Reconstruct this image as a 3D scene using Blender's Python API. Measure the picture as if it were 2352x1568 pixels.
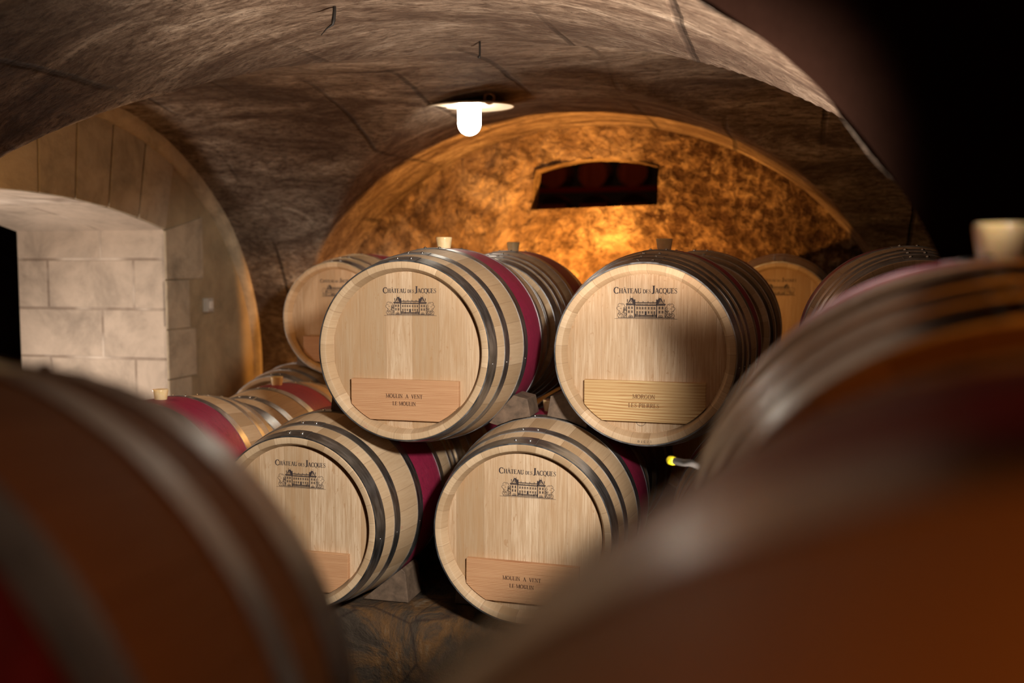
import bpy, bmesh, math, random
from mathutils import Vector, Matrix, noise
D = bpy.data
for o in list(D.objects): D.objects.remove(o)
S = bpy.context.scene
COL = S.collection
PI = math.pi
R = math.radians

# ------------------------------------------------------------------ camera, world, lights
H = 1.75                      # lens height above the cellar floor
FPX = 2352 * 35 / 36
PITCH = R(4.35)
YAW = R(15)                   # direction in which the barrels and the vault run
cy_, sy_ = math.cos(YAW), math.sin(YAW)
def W(r, a, z): return Vector((r*cy_ + a*sy_, -r*sy_ + a*cy_, z + H))   # cellar axes -> world

cam = D.cameras.new('camera'); camo = D.objects.new('camera', cam); COL.objects.link(camo)
camo.location = (0, 0, H); camo.rotation_euler = (PI/2 - PITCH, 0, 0)
cam.lens = 35; cam.sensor_width = 36; cam.clip_start = 0.02; cam.clip_end = 100
cam.dof.use_dof = True; cam.dof.focus_distance = 3.35; cam.dof.aperture_fstop = 1.8
S.camera = camo
wd = D.worlds.new('world'); S.world = wd; wd.use_nodes = True
wd.node_tree.nodes['Background'].inputs[0].default_value = (0.05, 0.018, 0.008, 1)
wd.node_tree.nodes['Background'].inputs[1].default_value = 0.06
vs = S.view_settings
vs.view_transform = 'Standard'; vs.look = 'None'; vs.gamma = 1; vs.exposure = 0.0; vs.use_curve_mapping = False

def lamp(kind, name, loc, power, col, size=0.05, aim=None, cone=None, blend=0.3):
    l = D.lights.new(name, kind); l.energy = power; l.color = col
    if kind == 'AREA': l.size = size
    else: l.shadow_soft_size = size
    o = D.objects.new(name, l); COL.objects.link(o); o.location = loc
    if cone: l.spot_size = R(cone); l.spot_blend = blend
    if aim is not None: o.rotation_euler = (Vector(aim) - Vector(loc)).to_track_quat('-Z', 'Y').to_euler()
    return o
# spotlight standing right of the lens, aimed at the barrel heads
lamp('SPOT', 'key_spot', (0.62, 0.40, H + 0.50), 600, (1, 0.91, 0.80), 0.085, (-0.37, 3.3, H - 0.385), 36, 0.5)
# added unseen fill, hidden by the near barrels, brightening the vault
lamp('SPOT', 'vault_fill', W(0.10, 2.15, -0.75), 440, (1, 0.83, 0.68), 0.05, W(-0.45, 2.8, 0.9), 84, 0.7)
# shielded amber uplight on the platform, throwing on the end wall only
lamp('SPOT', 'amber_uplight', W(-1.10, 5.98, -0.28), 200, (1, 0.43, 0.085), 0.04, W(-1.10, 8.0, -0.10), 174, 0.05)
# lamp standing in the side passage
lamp('POINT', 'passage_lamp', W(-4.05, 4.25, -0.65), 41, (1, 0.84, 0.72), 0.12)
# weak amber fill added left of the rows to warm their staves
lamp('POINT', 'left_row_fill', W(-3.0, 3.3, 0.25), 12, (1, 0.55, 0.2), 0.08)
# second amber fill for the left rows, added out of sight behind front barrels
lamp('POINT', 'row_gap_fill', W(-1.78, 4.75, -0.30), 5.0, (1, 0.50, 0.14), 0.05)
# faint red orange fill added behind the lens, tinting the blurred barrels
lamp('POINT', 'rear_fill', (0.75, -0.8, H + 0.65), 2.5, (1, 0.13, 0.02), 0.15)
lamp('POINT', 'orange_side_fill', (0.16, -0.25, H + 0.16), 3.2, (1, 0.25, 0.02), 0.06)  # added fill close to the nearest barrel, turning its staves orange
lamp('POINT', 'right_row_fill', W(-0.12, 5.25, -0.16), 3.2, (1, 0.5, 0.14), 0.04)  # amber fill added out of sight to light the far right barrel head
lamp('POINT', 'far_cellar_fill', (1.0, 18.5, H + 3.2), 16, (1, 0.12, 0.03), 0.2)  # dim red fill added so the racked barrels show through the window

# ------------------------------------------------------------------ helpers
def unproj(x, y):
    """ray through a photo pixel in cellar axes (r, a, z)"""
    u, v = (x - 1176) / FPX, (784 - y) / FPX
    d = Vector((u, math.cos(PITCH) + v*math.sin(PITCH), -math.sin(PITCH) + v*math.cos(PITCH)))
    return Vector((d.x*cy_ - d.y*sy_, d.x*sy_ + d.y*cy_, d.z))
def on_a(x, y, a):
    d = unproj(x, y); t = a / d.y; return d * t
def tag(o, label, cat=None, group=None):
    if label: o['label'] = label
    if cat: o['category'] = cat
    if group: o['group'] = group
    return o
def empty(name, loc, rz=0, label=None, cat=None, group=None):
    o = D.objects.new(name, None); o.empty_display_size = 0.1; COL.objects.link(o)
    o.location = loc; o.rotation_euler = (0, 0, rz); return tag(o, label, cat, group)
def link(name, me, parent=None, loc=(0,0,0), rot=(0,0,0), sc=1):
    o = D.objects.new(name, me); COL.objects.link(o)
    if parent: o.parent = parent
    o.location = loc; o.rotation_euler = rot
    o.scale = (sc, sc, sc)
    return o
def mesh(name, vf, mats, smooth=True, mi=None, bevel=0):
    me = D.meshes.new(name); v, f = vf
    me.from_pydata([tuple(p) for p in v], [], f); me.update()
    for m in (mats if isinstance(mats, (list, tuple)) else [mats]): me.materials.append(m)
    bm = bmesh.new(); bm.from_mesh(me)
    if mi:
        bm.faces.ensure_lookup_table()
        for i, k in enumerate(mi): bm.faces[i].material_index = k
    bmesh.ops.recalc_face_normals(bm, faces=bm.faces)
    if bevel:
        bmesh.ops.bevel(bm, geom=bm.edges[:], offset=bevel, segments=2, affect='EDGES', profile=0.5)
    bm.to_mesh(me); bm.free()
    if smooth:
        for p in me.polygons: p.use_smooth = True
    return me
def shade_angle(me, ang=40):
    try: me.set_sharp_from_angle(angle=R(ang))
    except Exception: pass
    return me
def lathe(prof, n, axis='Y', close=False):
    """prof: (s, radius) along axis"""
    v = []; f = []; m = len(prof)
    for (s, r) in prof:
        for k in range(n):
            t = 2*PI*k/n
            if axis == 'Y': v.append((r*math.sin(t), s, r*math.cos(t)))
            else: v.append((r*math.cos(t), r*math.sin(t), s))
    for i in range(m if close else m-1):
        j = (i+1) % m
        for k in range(n):
            k2 = (k+1) % n
            f.append((i*n+k, i*n+k2, j*n+k2, j*n+k))
    return v, f
def capped(vf, n, m, first=True, last=True):
    v, f = vf
    if first: f.append(tuple(range(n)))
    if last: f.append(tuple(range((m-1)*n, m*n)))
    return v, f
def prism(poly, y0, y1):
    n = len(poly)
    v = [(x, y0, z) for x, z in poly] + [(x, y1, z) for x, z in poly]
    f = [tuple(range(n)), tuple(range(2*n-1, n-1, -1))] + [(i, (i+1) % n, n+(i+1) % n, n+i) for i in range(n)]
    return v, f
def box(x0, x1, y0, y1, z0, z1):
    return prism([(x0,z0),(x1,z0),(x1,z1),(x0,z1)], y0, y1)
def joinvf(lst):
    V = []; F = []
    for v, f in lst:
        o = len(V); V += v; F += [tuple(i+o for i in q) for q in f]
    return V, F

# ------------------------------------------------------------------ materials
class NT:
    def __init__(s, name):
        s.m = D.materials.new(name); s.m.use_nodes = True; s.t = s.m.node_tree
        s.b = s.t.nodes['Principled BSDF']
    def n(s, ty, **kw):
        nd = s.t.nodes.new(ty)
        for k, v in kw.items():
            if k.startswith('i_'):
                key = k[2:]; key = int(key) if key.isdigit() else key.replace('_', ' ')
                inp = nd.inputs[key]
                if hasattr(v, 'is_output') or isinstance(v, bpy.types.NodeSocket): s.t.links.new(v, inp)
                else: inp.default_value = v
            else: setattr(nd, k, v)
        return nd
    def math(s, op, a, b=None, c=None):
        nd = s.t.nodes.new('ShaderNodeMath'); nd.operation = op
        for i, x in enumerate((a, b, c)):
            if x is None: continue
            if isinstance(x, bpy.types.NodeSocket): s.t.links.new(x, nd.inputs[i])
            else: nd.inputs[i].default_value = x
        return nd.outputs[0]
    def coords(s, scale=(1,1,1), off=(0,0,0), rot=(0,0,0)):
        tc = s.t.nodes.new('ShaderNodeTexCoord')
        mp = s.n('ShaderNodeMapping'); s.t.links.new(tc.outputs['Object'], mp.inputs[0])
        mp.inputs['Scale'].default_value = scale; mp.inputs['Location'].default_value = off
        mp.inputs['Rotation'].default_value = rot
        return mp.outputs[0]
    def obj(s): return s.t.nodes.new('ShaderNodeTexCoord').outputs['Object']
    def noise(s, vec, scale, detail=4, rough=0.5, dist=0.0):
        nd = s.n('ShaderNodeTexNoise'); s.t.links.new(vec, nd.inputs['Vector'])
        nd.inputs['Scale'].default_value = scale; nd.inputs['Detail'].default_value = detail
        nd.inputs['Roughness'].default_value = rough; nd.inputs['Distortion'].default_value = dist
        return nd.outputs['Fac']
    def ramp(s, fac, stops):
        nd = s.t.nodes.new('ShaderNodeValToRGB'); s.t.links.new(fac, nd.inputs[0])
        e = nd.color_ramp.elements
        while len(e) < len(stops): e.new(0.5)
        for i, (p, c) in enumerate(stops):
            e[i].position = p; e[i].color = (c[0], c[1], c[2], 1) if len(c) == 3 else c
        return nd.outputs[0]
    def mix(s, f, a, b, mode='MIX'):
        nd = s.t.nodes.new('ShaderNodeMix'); nd.data_type = 'RGBA'; nd.blend_type = mode
        for i, x in ((0, f), (6, a), (7, b)):
            if isinstance(x, bpy.types.NodeSocket): s.t.links.new(x, nd.inputs[i])
            elif i == 0: nd.inputs[0].default_value = x
            else: nd.inputs[i].default_value = (x[0], x[1], x[2], 1)
        return nd.outputs[2]
    def bump(s, h, strength=0.5, dist=0.01, normal=None):
        nd = s.t.nodes.new('ShaderNodeBump'); s.t.links.new(h, nd.inputs['Height'])
        nd.inputs['Strength'].default_value = strength; nd.inputs['Distance'].default_value = dist
        if normal is not None: s.t.links.new(normal, nd.inputs['Normal'])
        return nd.outputs[0]
    def done(s, col, rough=0.6, normal=None, metal=0.0, spec=None):
        for x, k in ((col, 'Base Color'), (rough, 'Roughness'), (metal, 'Metallic')):
            if isinstance(x, bpy.types.NodeSocket): s.t.links.new(x, s.b.inputs[k])
            elif k == 'Base Color': s.b.inputs[k].default_value = (x[0], x[1], x[2], 1)
            else: s.b.inputs[k].default_value = x
        if normal is not None: s.t.links.new(normal, s.b.inputs['Normal'])
        if spec is not None: s.b.inputs['Specular IOR Level'].default_value = spec
        return s.m

def mat_head():
    n = NT('oak_head'); o = n.obj()
    rnd = n.n('ShaderNodeObjectInfo').outputs['Random']
    sx = n.n('ShaderNodeSeparateXYZ', i_0=o)
    off = n.math('MULTIPLY', rnd, 7.3)
    wob = n.math('ADD', sx.outputs[0], off)
    pl = n.math('MULTIPLY', wob, 10.5)
    cell = n.math('FLOOR', pl); fr = n.math('FRACT', pl)
    wn = n.n('ShaderNodeTexWhiteNoise', noise_dimensions='1D', i_W=cell)
    comb = n.n('ShaderNodeCombineXYZ', i_0=n.math('MULTIPLY', wn.outputs[0], 13.0), i_1=n.math('MULTIPLY', rnd, 31.0), i_2=0.0)
    add = n.n('ShaderNodeVectorMath', operation='ADD', i_0=o, i_1=comb.outputs[0])
    def m3(sc):
        mp = n.n('ShaderNodeMapping', i_0=add.outputs[0]); mp.inputs['Scale'].default_value = sc; return mp.outputs[0]
    g1 = n.noise(m3((125, 125, 3.0)), 3.0, 6, 0.65, 0.4)
    g2 = n.noise(m3((14, 14, 1.6)), 2.2, 3, 0.5, 1.2)
    fl = n.noise(m3((42, 42, 13)), 2.0, 2, 0.5, 1.4)
    c = n.ramp(wn.outputs[0], [(0, (0.42, 0.295, 0.18)), (0.5, (0.54, 0.395, 0.26)), (1, (0.66, 0.51, 0.36))])
    c = n.mix(n.ramp(g1, [(0.36, (0.75,)*3), (0.60, (0,)*3)]), c, (0.36, 0.22, 0.11))
    c = n.mix(n.ramp(g2, [(0.35, (0.45,)*3), (0.6, (0,)*3)]), c, (0.40, 0.24, 0.12))
    c = n.mix(n.ramp(fl, [(0.66, (0,)*3), (0.71, (0.55,)*3)]), c, (0.37, 0.21, 0.10))
    seam = n.math('LESS_THAN', fr, 0.012)
    c = n.mix(n.math('MULTIPLY', seam, 0.45), c, (0.18, 0.09, 0.04))
    return n.done(c, 0.55, n.bump(g1, 0.12, 0.002), spec=0.3)
def mat_stave():
    n = NT('oak_stave'); o = n.obj()
    rnd = n.n('ShaderNodeObjectInfo').outputs['Random']
    sx = n.n('ShaderNodeSeparateXYZ', i_0=o)
    ang = n.math('ARCTAN2', sx.outputs[0], sx.outputs[2])
    st = n.math('ADD', n.math('MULTIPLY', ang, 29/(2*PI)), n.math('MULTIPLY', rnd, 50.0))
    cell = n.math('FLOOR', st); fr = n.math('FRACT', st)
    wn = n.n('ShaderNodeTexWhiteNoise', noise_dimensions='1D', i_W=cell)
    v = n.n('ShaderNodeCombineXYZ', i_0=n.math('MULTIPLY', ang, 0.33), i_1=n.math('ADD', sx.outputs[1], n.math('MULTIPLY', wn.outputs[0], 9.0)), i_2=n.math('MULTIPLY', wn.outputs[0], 5.0))
    mp = n.n('ShaderNodeMapping', i_0=v.outputs[0]); mp.inputs['Scale'].default_value = (60, 3.2, 1)
    g = n.noise(mp.outputs[0], 3.0, 5, 0.65, 0.3)
    c = n.ramp(wn.outputs[0], [(0, (0.40, 0.275, 0.16)), (0.5, (0.50, 0.36, 0.225)), (1, (0.60, 0.45, 0.295))])
    c = n.mix(n.ramp(g, [(0.3, (0.34,)*3), (0.65, (0,)*3)]), c, (0.32, 0.19, 0.09))
    # wine stains next to the painted band
    ab = n.math('ABSOLUTE', sx.outputs[1])
    big = n.noise(o, 9.0, 5, 0.7, 1.2)
    m = n.ramp(big, [(0.66, (0,)*3), (0.71, (0.55,)*3)])
    c = n.mix(m, c, (0.45, 0.13, 0.12))
    seam = n.math('LESS_THAN', fr, 0.02)
    c = n.mix(n.math('MULTIPLY', seam, 0.5), c, (0.12, 0.06, 0.03))
    return n.done(c, 0.55, n.bump(g, 0.15, 0.002), spec=0.3)
def mat_magenta():
    n = NT('wine_painted_band'); o = n.obj()
    a = n.noise(n.coords((4, 16, 4)), 2.0, 6, 0.7, 2.2)
    b = n.noise(n.coords((30, 30, 30)), 2.0, 4, 0.7)
    c = n.ramp(a, [(0.32, (0.16, 0.008, 0.032)), (0.5, (0.27, 0.016, 0.055)), (0.75, (0.34, 0.03, 0.08))])
    vein = n.math('ABSOLUTE', n.math('SUBTRACT', a, 0.56))
    c = n.mix(n.ramp(vein, [(0.0, (0.85,)*3), (0.022, (0,)*3)]), c, (0.03, 0.004, 0.012))
    return n.done(c, 0.5, n.bump(b, 0.1, 0.002))
def mat_hoop():
    n = NT('galvanised_steel')
    a = n.noise(n.coords((8, 40, 8)), 2.0, 5, 0.65)
    c = n.ramp(a, [(0.3, (0.30, 0.32, 0.34)), (0.7, (0.62, 0.63, 0.65))])
    r = n.ramp(a, [(0.3, (0.30,)*3), (0.7, (0.46,)*3)])
    return n.done(c, r, n.bump(n.noise(n.obj(), 120, 2), 0.05, 0.001), 1.0)
def mat_pine(name, c1, c2, scale, waves=True):
    n = NT(name)
    rnd = n.n('ShaderNodeObjectInfo').outputs['Random']
    comb = n.n('ShaderNodeCombineXYZ', i_0=0.0, i_1=0.0, i_2=n.math('MULTIPLY', rnd, 4.0))
    add = n.n('ShaderNodeVectorMath', operation='ADD', i_0=n.obj(), i_1=comb.outputs[0])
    mp = n.n('ShaderNodeMapping', i_0=add.outputs[0]); mp.inputs['Scale'].default_value = scale
    w = n.n('ShaderNodeTexWave', wave_type='BANDS', bands_direction='Z', i_Vector=mp.outputs[0])
    w.inputs['Scale'].default_value = 1.0; w.inputs['Distortion'].default_value = 9.0 if waves else 3.4
    w.inputs['Detail'].default_value = 3; w.inputs['Detail Scale'].default_value = 0.6 if waves else 1.2
    c = n.ramp(w.outputs['Fac'], [(0.1, c2), (0.75, c1)])
    pt = n.noise(n.coords((5, 5, 22)), 1.0, 3, 0.6)
    c = n.mix(n.ramp(pt, [(0.4, (0.75,)*3), (0.62, (0,)*3)]), c, tuple((x+y)/2 for x, y in zip(c1, c2)))
    g = n.noise(n.coords((6, 6, 200)), 1.0, 4, 0.6)
    c = n.mix(n.ramp(g, [(0.35, (0.35,)*3), (0.6, (0,)*3)]), c, c1)
    return n.done(c, 0.5, spec=0.3)
def mat_plain(name, col, rough=0.6, metal=0, nz=None):
    n = NT(name)
    if nz:
        g = n.noise(n.obj(), nz, 5, 0.65, 0.3)
        c = n.ramp(g, [(0.3, tuple(x*0.45 for x in col)), (0.7, tuple(min(1, x*1.3) for x in col))])
        return n.done(c, rough, n.bump(g, 0.4, 0.004), metal)
    return n.done(col, rough, None, metal)
def mat_ceiling():
    n = NT('vault_concrete'); o = n.obj()
    st = n.coords((1.5, 4.2, 3.0), rot=(0, 0, R(10)))
    a = n.noise(st, 1.1, 8, 0.72, 0.8)
    b = n.noise(n.coords((12, 30, 26)), 1.6, 6, 0.72, 0.5)
    big = n.noise(o, 0.9, 3, 0.5, 0.5)
    c = n.ramp(a, [(0.30, (0.07, 0.04, 0.026)), (0.44, (0.20, 0.135, 0.095)), (0.56, (0.40, 0.30, 0.22)), (0.70, (0.70, 0.57, 0.45))])
    c = n.mix(n.ramp(b, [(0.36, (0.8,)*3), (0.55, (0,)*3)]), c, (0.07, 0.038, 0.024))
    c = n.mix(n.ramp(big, [(0.32, (0.65,)*3), (0.55, (0,)*3)]), c, (0.07, 0.042, 0.03))
    sx = n.n('ShaderNodeSeparateXYZ', i_0=o)
    wob = n.math('MULTIPLY', n.noise(n.coords((0.6, 1.0, 1)), 1.2, 4), 0.07)
    x = n.math('ADD', sx.outputs[0], wob)
    fr = n.math('FRACT', n.math('MULTIPLY', x, 2.0))
    d = n.math('ABSOLUTE', n.math('SUBTRACT', fr, 0.5))
    gap = n.noise(n.coords((1.6, 0.5, 1)), 1.3, 2)
    line = n.math('MULTIPLY', n.ramp(d, [(0.012, (1,)*3), (0.035, (0,)*3)]), n.ramp(gap, [(0.46, (0,)*3), (0.54, (1,)*3)]))
    c = n.mix(n.math('MULTIPLY', line, 0.6), c, (0.03, 0.018, 0.014))
    h = n.math('SUBTRACT', n.math('ADD', n.math('MULTIPLY', b, 0.6), n.math('MULTIPLY', a, 1.0)), n.math('MULTIPLY', line, 0.4))
    return n.done(c, 0.85, n.bump(h, 1.0, 0.045), spec=0.2)
def mat_roughwall():
    n = NT('rough_ochre_plaster'); o = n.obj()
    a = n.noise(o, 2.2, 8, 0.7, 0.6)
    b = n.noise(o, 14, 5, 0.7, 0.3)
    big = n.noise(o, 1.0, 3, 0.5, 0.3)
    c = n.ramp(a, [(0.34, (0.13, 0.075, 0.035)), (0.5, (0.33, 0.215, 0.12)), (0.64, (0.60, 0.44, 0.27))])
    # smooth pale plaster around the window, darker broken tone towards the right
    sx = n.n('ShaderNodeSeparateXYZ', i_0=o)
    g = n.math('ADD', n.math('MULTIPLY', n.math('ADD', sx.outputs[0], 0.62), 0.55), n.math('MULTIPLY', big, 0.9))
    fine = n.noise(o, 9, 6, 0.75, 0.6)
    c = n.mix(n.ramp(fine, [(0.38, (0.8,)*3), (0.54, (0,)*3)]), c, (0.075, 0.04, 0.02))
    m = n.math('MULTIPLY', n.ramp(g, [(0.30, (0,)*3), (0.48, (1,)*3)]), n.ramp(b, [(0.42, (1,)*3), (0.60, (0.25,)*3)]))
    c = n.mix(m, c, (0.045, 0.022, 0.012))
    h = n.math('ADD', n.math('MULTIPLY', b, 0.7), a)
    return n.done(c, 0.9, n.bump(h, 1.0, 0.09), spec=0.15)
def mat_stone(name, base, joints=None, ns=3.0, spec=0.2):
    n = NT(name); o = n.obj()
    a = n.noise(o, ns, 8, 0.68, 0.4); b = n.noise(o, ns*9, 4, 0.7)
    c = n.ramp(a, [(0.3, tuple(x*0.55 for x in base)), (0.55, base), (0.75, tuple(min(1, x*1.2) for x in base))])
    h = n.math('ADD', n.math('MULTIPLY', b, 0.4), a)
    if joints:
        sx = n.n('ShaderNodeSeparateXYZ', i_0=o)
        v = n.n('ShaderNodeCombineXYZ', i_0=sx.outputs[0], i_1=sx.outputs[2], i_2=0.0)
        mp = n.n('ShaderNodeMapping', i_0=v.outputs[0]); mp.inputs['Location'].default_value = joints
        br = n.n('ShaderNodeTexBrick', i_Vector=mp.outputs[0])
        br.inputs['Scale'].default_value = 1; br.inputs['Mortar Size'].default_value = 0.009
        br.inputs['Mortar Smooth'].default_value = 0.3
        br.inputs['Brick Width'].default_value = 0.62; br.inputs['Row Height'].default_value = 0.305
        br.offset = 0.37
        f = br.outputs['Fac']
        tone = n.noise(n.coords((1, 1, 1)), 3.5, 2)
        c = n.mix(n.math('MULTIPLY', f, 0.55), c, n.ramp(tone, [(0.4, (0.16, 0.11, 0.08)), (0.6, (0.75, 0.66, 0.56))]))
        h = n.math('SUBTRACT', h, n.math('MULTIPLY', f, 0.8))
    return n.done(c, 0.85 if spec else 1.0, n.bump(h, 0.6, 0.02), spec=spec)
def mat_kerb():
    n = NT('kerb_stone'); o = n.obj()
    a = n.noise(o, 4.0, 8, 0.7, 0.8); b = n.noise(o, 30, 5, 0.7)
    c = n.ramp(a, [(0.34, (0.014, 0.009, 0.006)), (0.47, (0.05, 0.036, 0.025)), (0.57, (0.12, 0.06, 0.022)), (0.7, (0.17, 0.14, 0.10))])
    vo = n.n('ShaderNodeTexVoronoi', feature='DISTANCE_TO_EDGE', i_Vector=n.coords((1,1,1)))
    vo.inputs['Scale'].default_value = 3.2
    cr = n.ramp(vo.outputs['Distance'], [(0.0, (1,)*3), (0.02, (0,)*3)])
    c = n.mix(n.math('MULTIPLY', cr, 0.7), c, (0.02, 0.012, 0.01))
    return n.done(c, 0.85, n.bump(n.math('ADD', a, n.math('MULTIPLY', b, 0.4)), 0.8, 0.03), spec=0.2)
def mat_emit(name, col, e):
    n = NT(name); n.b.inputs['Base Color'].default_value = (0.8, 0.8, 0.8, 1)
    n.b.inputs['Emission Color'].default_value = (*col, 1); n.b.inputs['Emission Strength'].default_value = e
    return n.m
def mat_bung():
    n = NT('silicone'); g = n.noise(n.obj(), 30, 2)
    c = n.ramp(g, [(0.3, (0.72, 0.52, 0.24)), (0.7, (0.85, 0.68, 0.40))])
    n.b.inputs['Subsurface Weight'].default_value = 0.35; n.b.inputs['Subsurface Radius'].default_value = (0.02, 0.01, 0.004)
    return n.done(c, 0.25)

M_head, M_stave, M_mag, M_hoop = mat_head(), mat_stave(), mat_magenta(), mat_hoop()
M_plate = mat_pine('reddish_pine', (0.58, 0.35, 0.19), (0.30, 0.12, 0.05), (2.2, 1, 62), False)
M_plate2 = mat_pine('yellow_pine', (0.58, 0.41, 0.20), (0.33, 0.155, 0.05), (4.5, 1, 30), True)
M_ink = mat_plain('black_ink', (0.028, 0.018, 0.02), 0.7)
M_burn = mat_plain('burnt_brown', (0.07, 0.028, 0.014), 0.7)
M_burn2 = mat_plain('pale_burnt_brown', (0.17, 0.075, 0.025), 0.7)
M_pale = mat_plain('pale_chalk', (0.55, 0.45, 0.32), 0.8)
M_bung = mat_bung()
M_wedge = mat_plain('old_dark_oak', (0.13, 0.085, 0.055), 0.75, 0, 22)
M_rust = mat_plain('rust', (0.36, 0.17, 0.08), 0.8, 0, 40)
M_iron = mat_plain('black_iron', (0.02, 0.016, 0.014), 0.6, 0.3, 60)
M_ceil, M_back = mat_ceiling(), mat_roughwall()
M_jamb = mat_stone('ashlar_limestone', (0.52, 0.43, 0.345), (0.1, -0.04, 0), 2.5)
M_sidewall = mat_stone('side_wall_render', (0.33, 0.25, 0.15), None, 2.0)
M_vouss = mat_stone('voussoir_stone', (0.40, 0.325, 0.23), None, 4.0)
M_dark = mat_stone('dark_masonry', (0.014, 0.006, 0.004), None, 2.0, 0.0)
M_floor = mat_stone('earth_floor', (0.06, 0.045, 0.035), None, 3.0)
M_kerb = mat_kerb()

# ------------------------------------------------------------------ setting
def struct(name, me):
    o = link(name, me, None, (0, 0, H), (0, 0, -YAW)); o['kind'] = 'structure'; return o
FLOOR = -H
C1, HW1, ZS, RISE1 = -1.23, 1.98, -0.7, 1.64          # vault running away from the lens
C2, HW2, RISE2 = 4.42, 1.93, 1.62                      # vault crossing it
RL, RR, AB, AF = -3.6, 1.35, 6.7, 2.02                 # left wall, right wall, end wall, front arch back face
def v1(r, a=6.7):
    t = abs((r - C1) / HW1); return ZS + (RISE1 - 0.02*(6.7 - a))*math.sqrt(max(0, 1 - t*t)) if t < 1 else ZS
def v2(a):
    t = abs((a - C2) / HW2); return ZS + RISE2*math.sqrt(max(0, 1 - t*t)) if t < 1 else ZS
def ceil_z(r, a): return max(v1(r, a), v2(a))
rs = [RL - 0.02, RL + 0.1, RL + 0.2] + [C1 + HW1*math.sin(PI*(i/150 - 0.5)) for i in range(151)] + [0.9, 1.1, RR + 0.02]
as_ = [AF, 2.1] + [C2 + HW2*math.sin(PI*(i/170 - 0.5)) for i in range(171)] + [6.4, 6.5, 6.6, AB + 0.03]
V = []; F = []
for r in rs:
    for a in as_:
        n1 = noise.fractal(Vector((r*1.3, a*1.3, 0)), 1.0, 2.0, 4) * 0.014
        n2 = noise.fractal(Vector((r*7, a*7, 3)), 0.9, 2.0, 3) * 0.004
        V.append((r, a, ceil_z(r, a) + n1 + n2))
na = len(as_)
for i in range(len(rs)-1):
    for j in range(na-1):
        q = (i*na+j, (i+1)*na+j, (i+1)*na+j+1, i*na+j+1)
        rc = (rs[i]+rs[i+1])/2; ac = (as_[j]+as_[j+1])/2
        if ceil_z(rc, ac) <= ZS + 1e-6: continue
        F.append(q)
struct('ceiling', shade_angle(mesh('ceiling', (V, F), M_ceil), 60))

def ring_wall(inner, outer, M, mapf, amp=0.0, fr=2.0, closed=False):
    n = len(inner); V = []; F = []
    for j in range(M+1):
        t = (j/M)**1.5
        for k in range(n):
            p = (inner[k][0]*(1-t)+outer[k][0]*t, inner[k][1]*(1-t)+outer[k][1]*t)
            d = amp*noise.fractal(Vector((p[0]*fr, p[1]*fr, 1.7)), 0.9, 2.0, 5) if amp else 0
            V.append(mapf(p[0], p[1], d))
    for j in range(M):
        for k in range(n if closed else n-1):
            k2 = (k+1) % n
            F.append((j*n+k, j*n+k2, (j+1)*n+k2, (j+1)*n+k))
    return V, F
def resample(pts, n, closed=False):
    P = list(pts) + ([pts[0]] if closed else [])
    L = [0]
    for i in range(1, len(P)): L.append(L[-1] + math.dist(P[i], P[i-1]))
    out = []
    for k in range(n):
        t = L[-1]*k/(n if closed else n-1); i = 1
        while i < len(P)-1 and L[i] < t: i += 1
        u = (t-L[i-1])/max(1e-9, L[i]-L[i-1])
        out.append((P[i-1][0]*(1-u)+P[i][0]*u, P[i-1][1]*(1-u)+P[i][1]*u))
    return out
# end wall with its small arched window
def wp(x, y):
    p = on_a(x, y, AB); return (p.x, p.z)
win = [wp(1218, 482), wp(1510, 470), wp(1512, 382)] + [wp(*q) for q in ((1480, 373), (1440, 367), (1400, 364), (1365, 364), (1330, 367), (1280, 377), (1228, 391))]
wc = (sum(p[0] for p in win)/len(win), sum(p[1] for p in win)/len(win))
inner = resample(win, 320, True)
outer = []
for p in inner:
    ang = math.atan2((p[1]-wc[1])*1.6, p[0]-wc[0]); dx, dz = math.cos(ang), math.sin(ang)
    tx = ((1.5-wc[0])/dx if dx > 0 else (-3.9-wc[0])/dx) if abs(dx) > 1e-6 else 1e9
    tz = ((1.2-wc[1])/dz if dz > 0 else (FLOOR-wc[1])/dz) if abs(dz) > 1e-6 else 1e9
    t = min(tx, tz); outer.append((wc[0]+dx*t, wc[1]+dz*t))
vf = ring_wall(inner, outer, 110, lambda r, z, d: (r, AB + d, z), 0.035, 3.5, True)
nb = len(vf[0])
tv = []; tf = []
for k in range(320): tv += [(inner[k][0], AB, inner[k][1]), (inner[k][0]*1.0, AB + 0.20, inner[k][1])]
for k in range(320):
    k2 = (k+1) % 320; tf.append((2*k, 2*k2, 2*k2+1, 2*k+1))
vf = joinvf([vf, (tv, tf)])
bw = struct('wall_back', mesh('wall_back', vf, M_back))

# left wall with the passage opening
JA, JN, SPR, RISEO = 5.30, 2.90, 0.215, 0.15
Ro = (((JA-JN)/2)**2 + RISEO**2)/(2*RISEO)
def open_curve(off=0.0, side=0.0, n=60):
    ac = (JA+JN)/2; half = (JA-JN)/2
    th = math.asin(half/Ro); pts = []
    for i in range(n+1):
        t = -th + 2*th*i/n
        pts.append((ac + (Ro+off)*math.sin(t)*(1+side), SPR + RISEO - Ro + (Ro+off)*math.cos(t)))
    return pts
arc = open_curve()
inn = resample([(JN, FLOOR)] + arc + [(JA, FLOOR)], 240)
lun = [(C2 + HW2*math.sin(PI*(i/90-0.5)), ZS + RISE2*math.cos(PI*(i/90-0.5)) + 0.03) for i in range(91)]
out = resample([(C2-HW2-0.02, FLOOR)] + lun + [(C2+HW2+0.02, FLOOR)], 240)
struct('wall_left', mesh('wall_left', ring_wall(inn, out, 40, lambda a, z, d: (RL + d, a, z), 0.012, 2.0), M_sidewall))
rv = []; rf = []
for k, (a, z) in enumerate(inn): rv += [(RL - 1.06*j/6, a, z) for j in range(7)]
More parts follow.
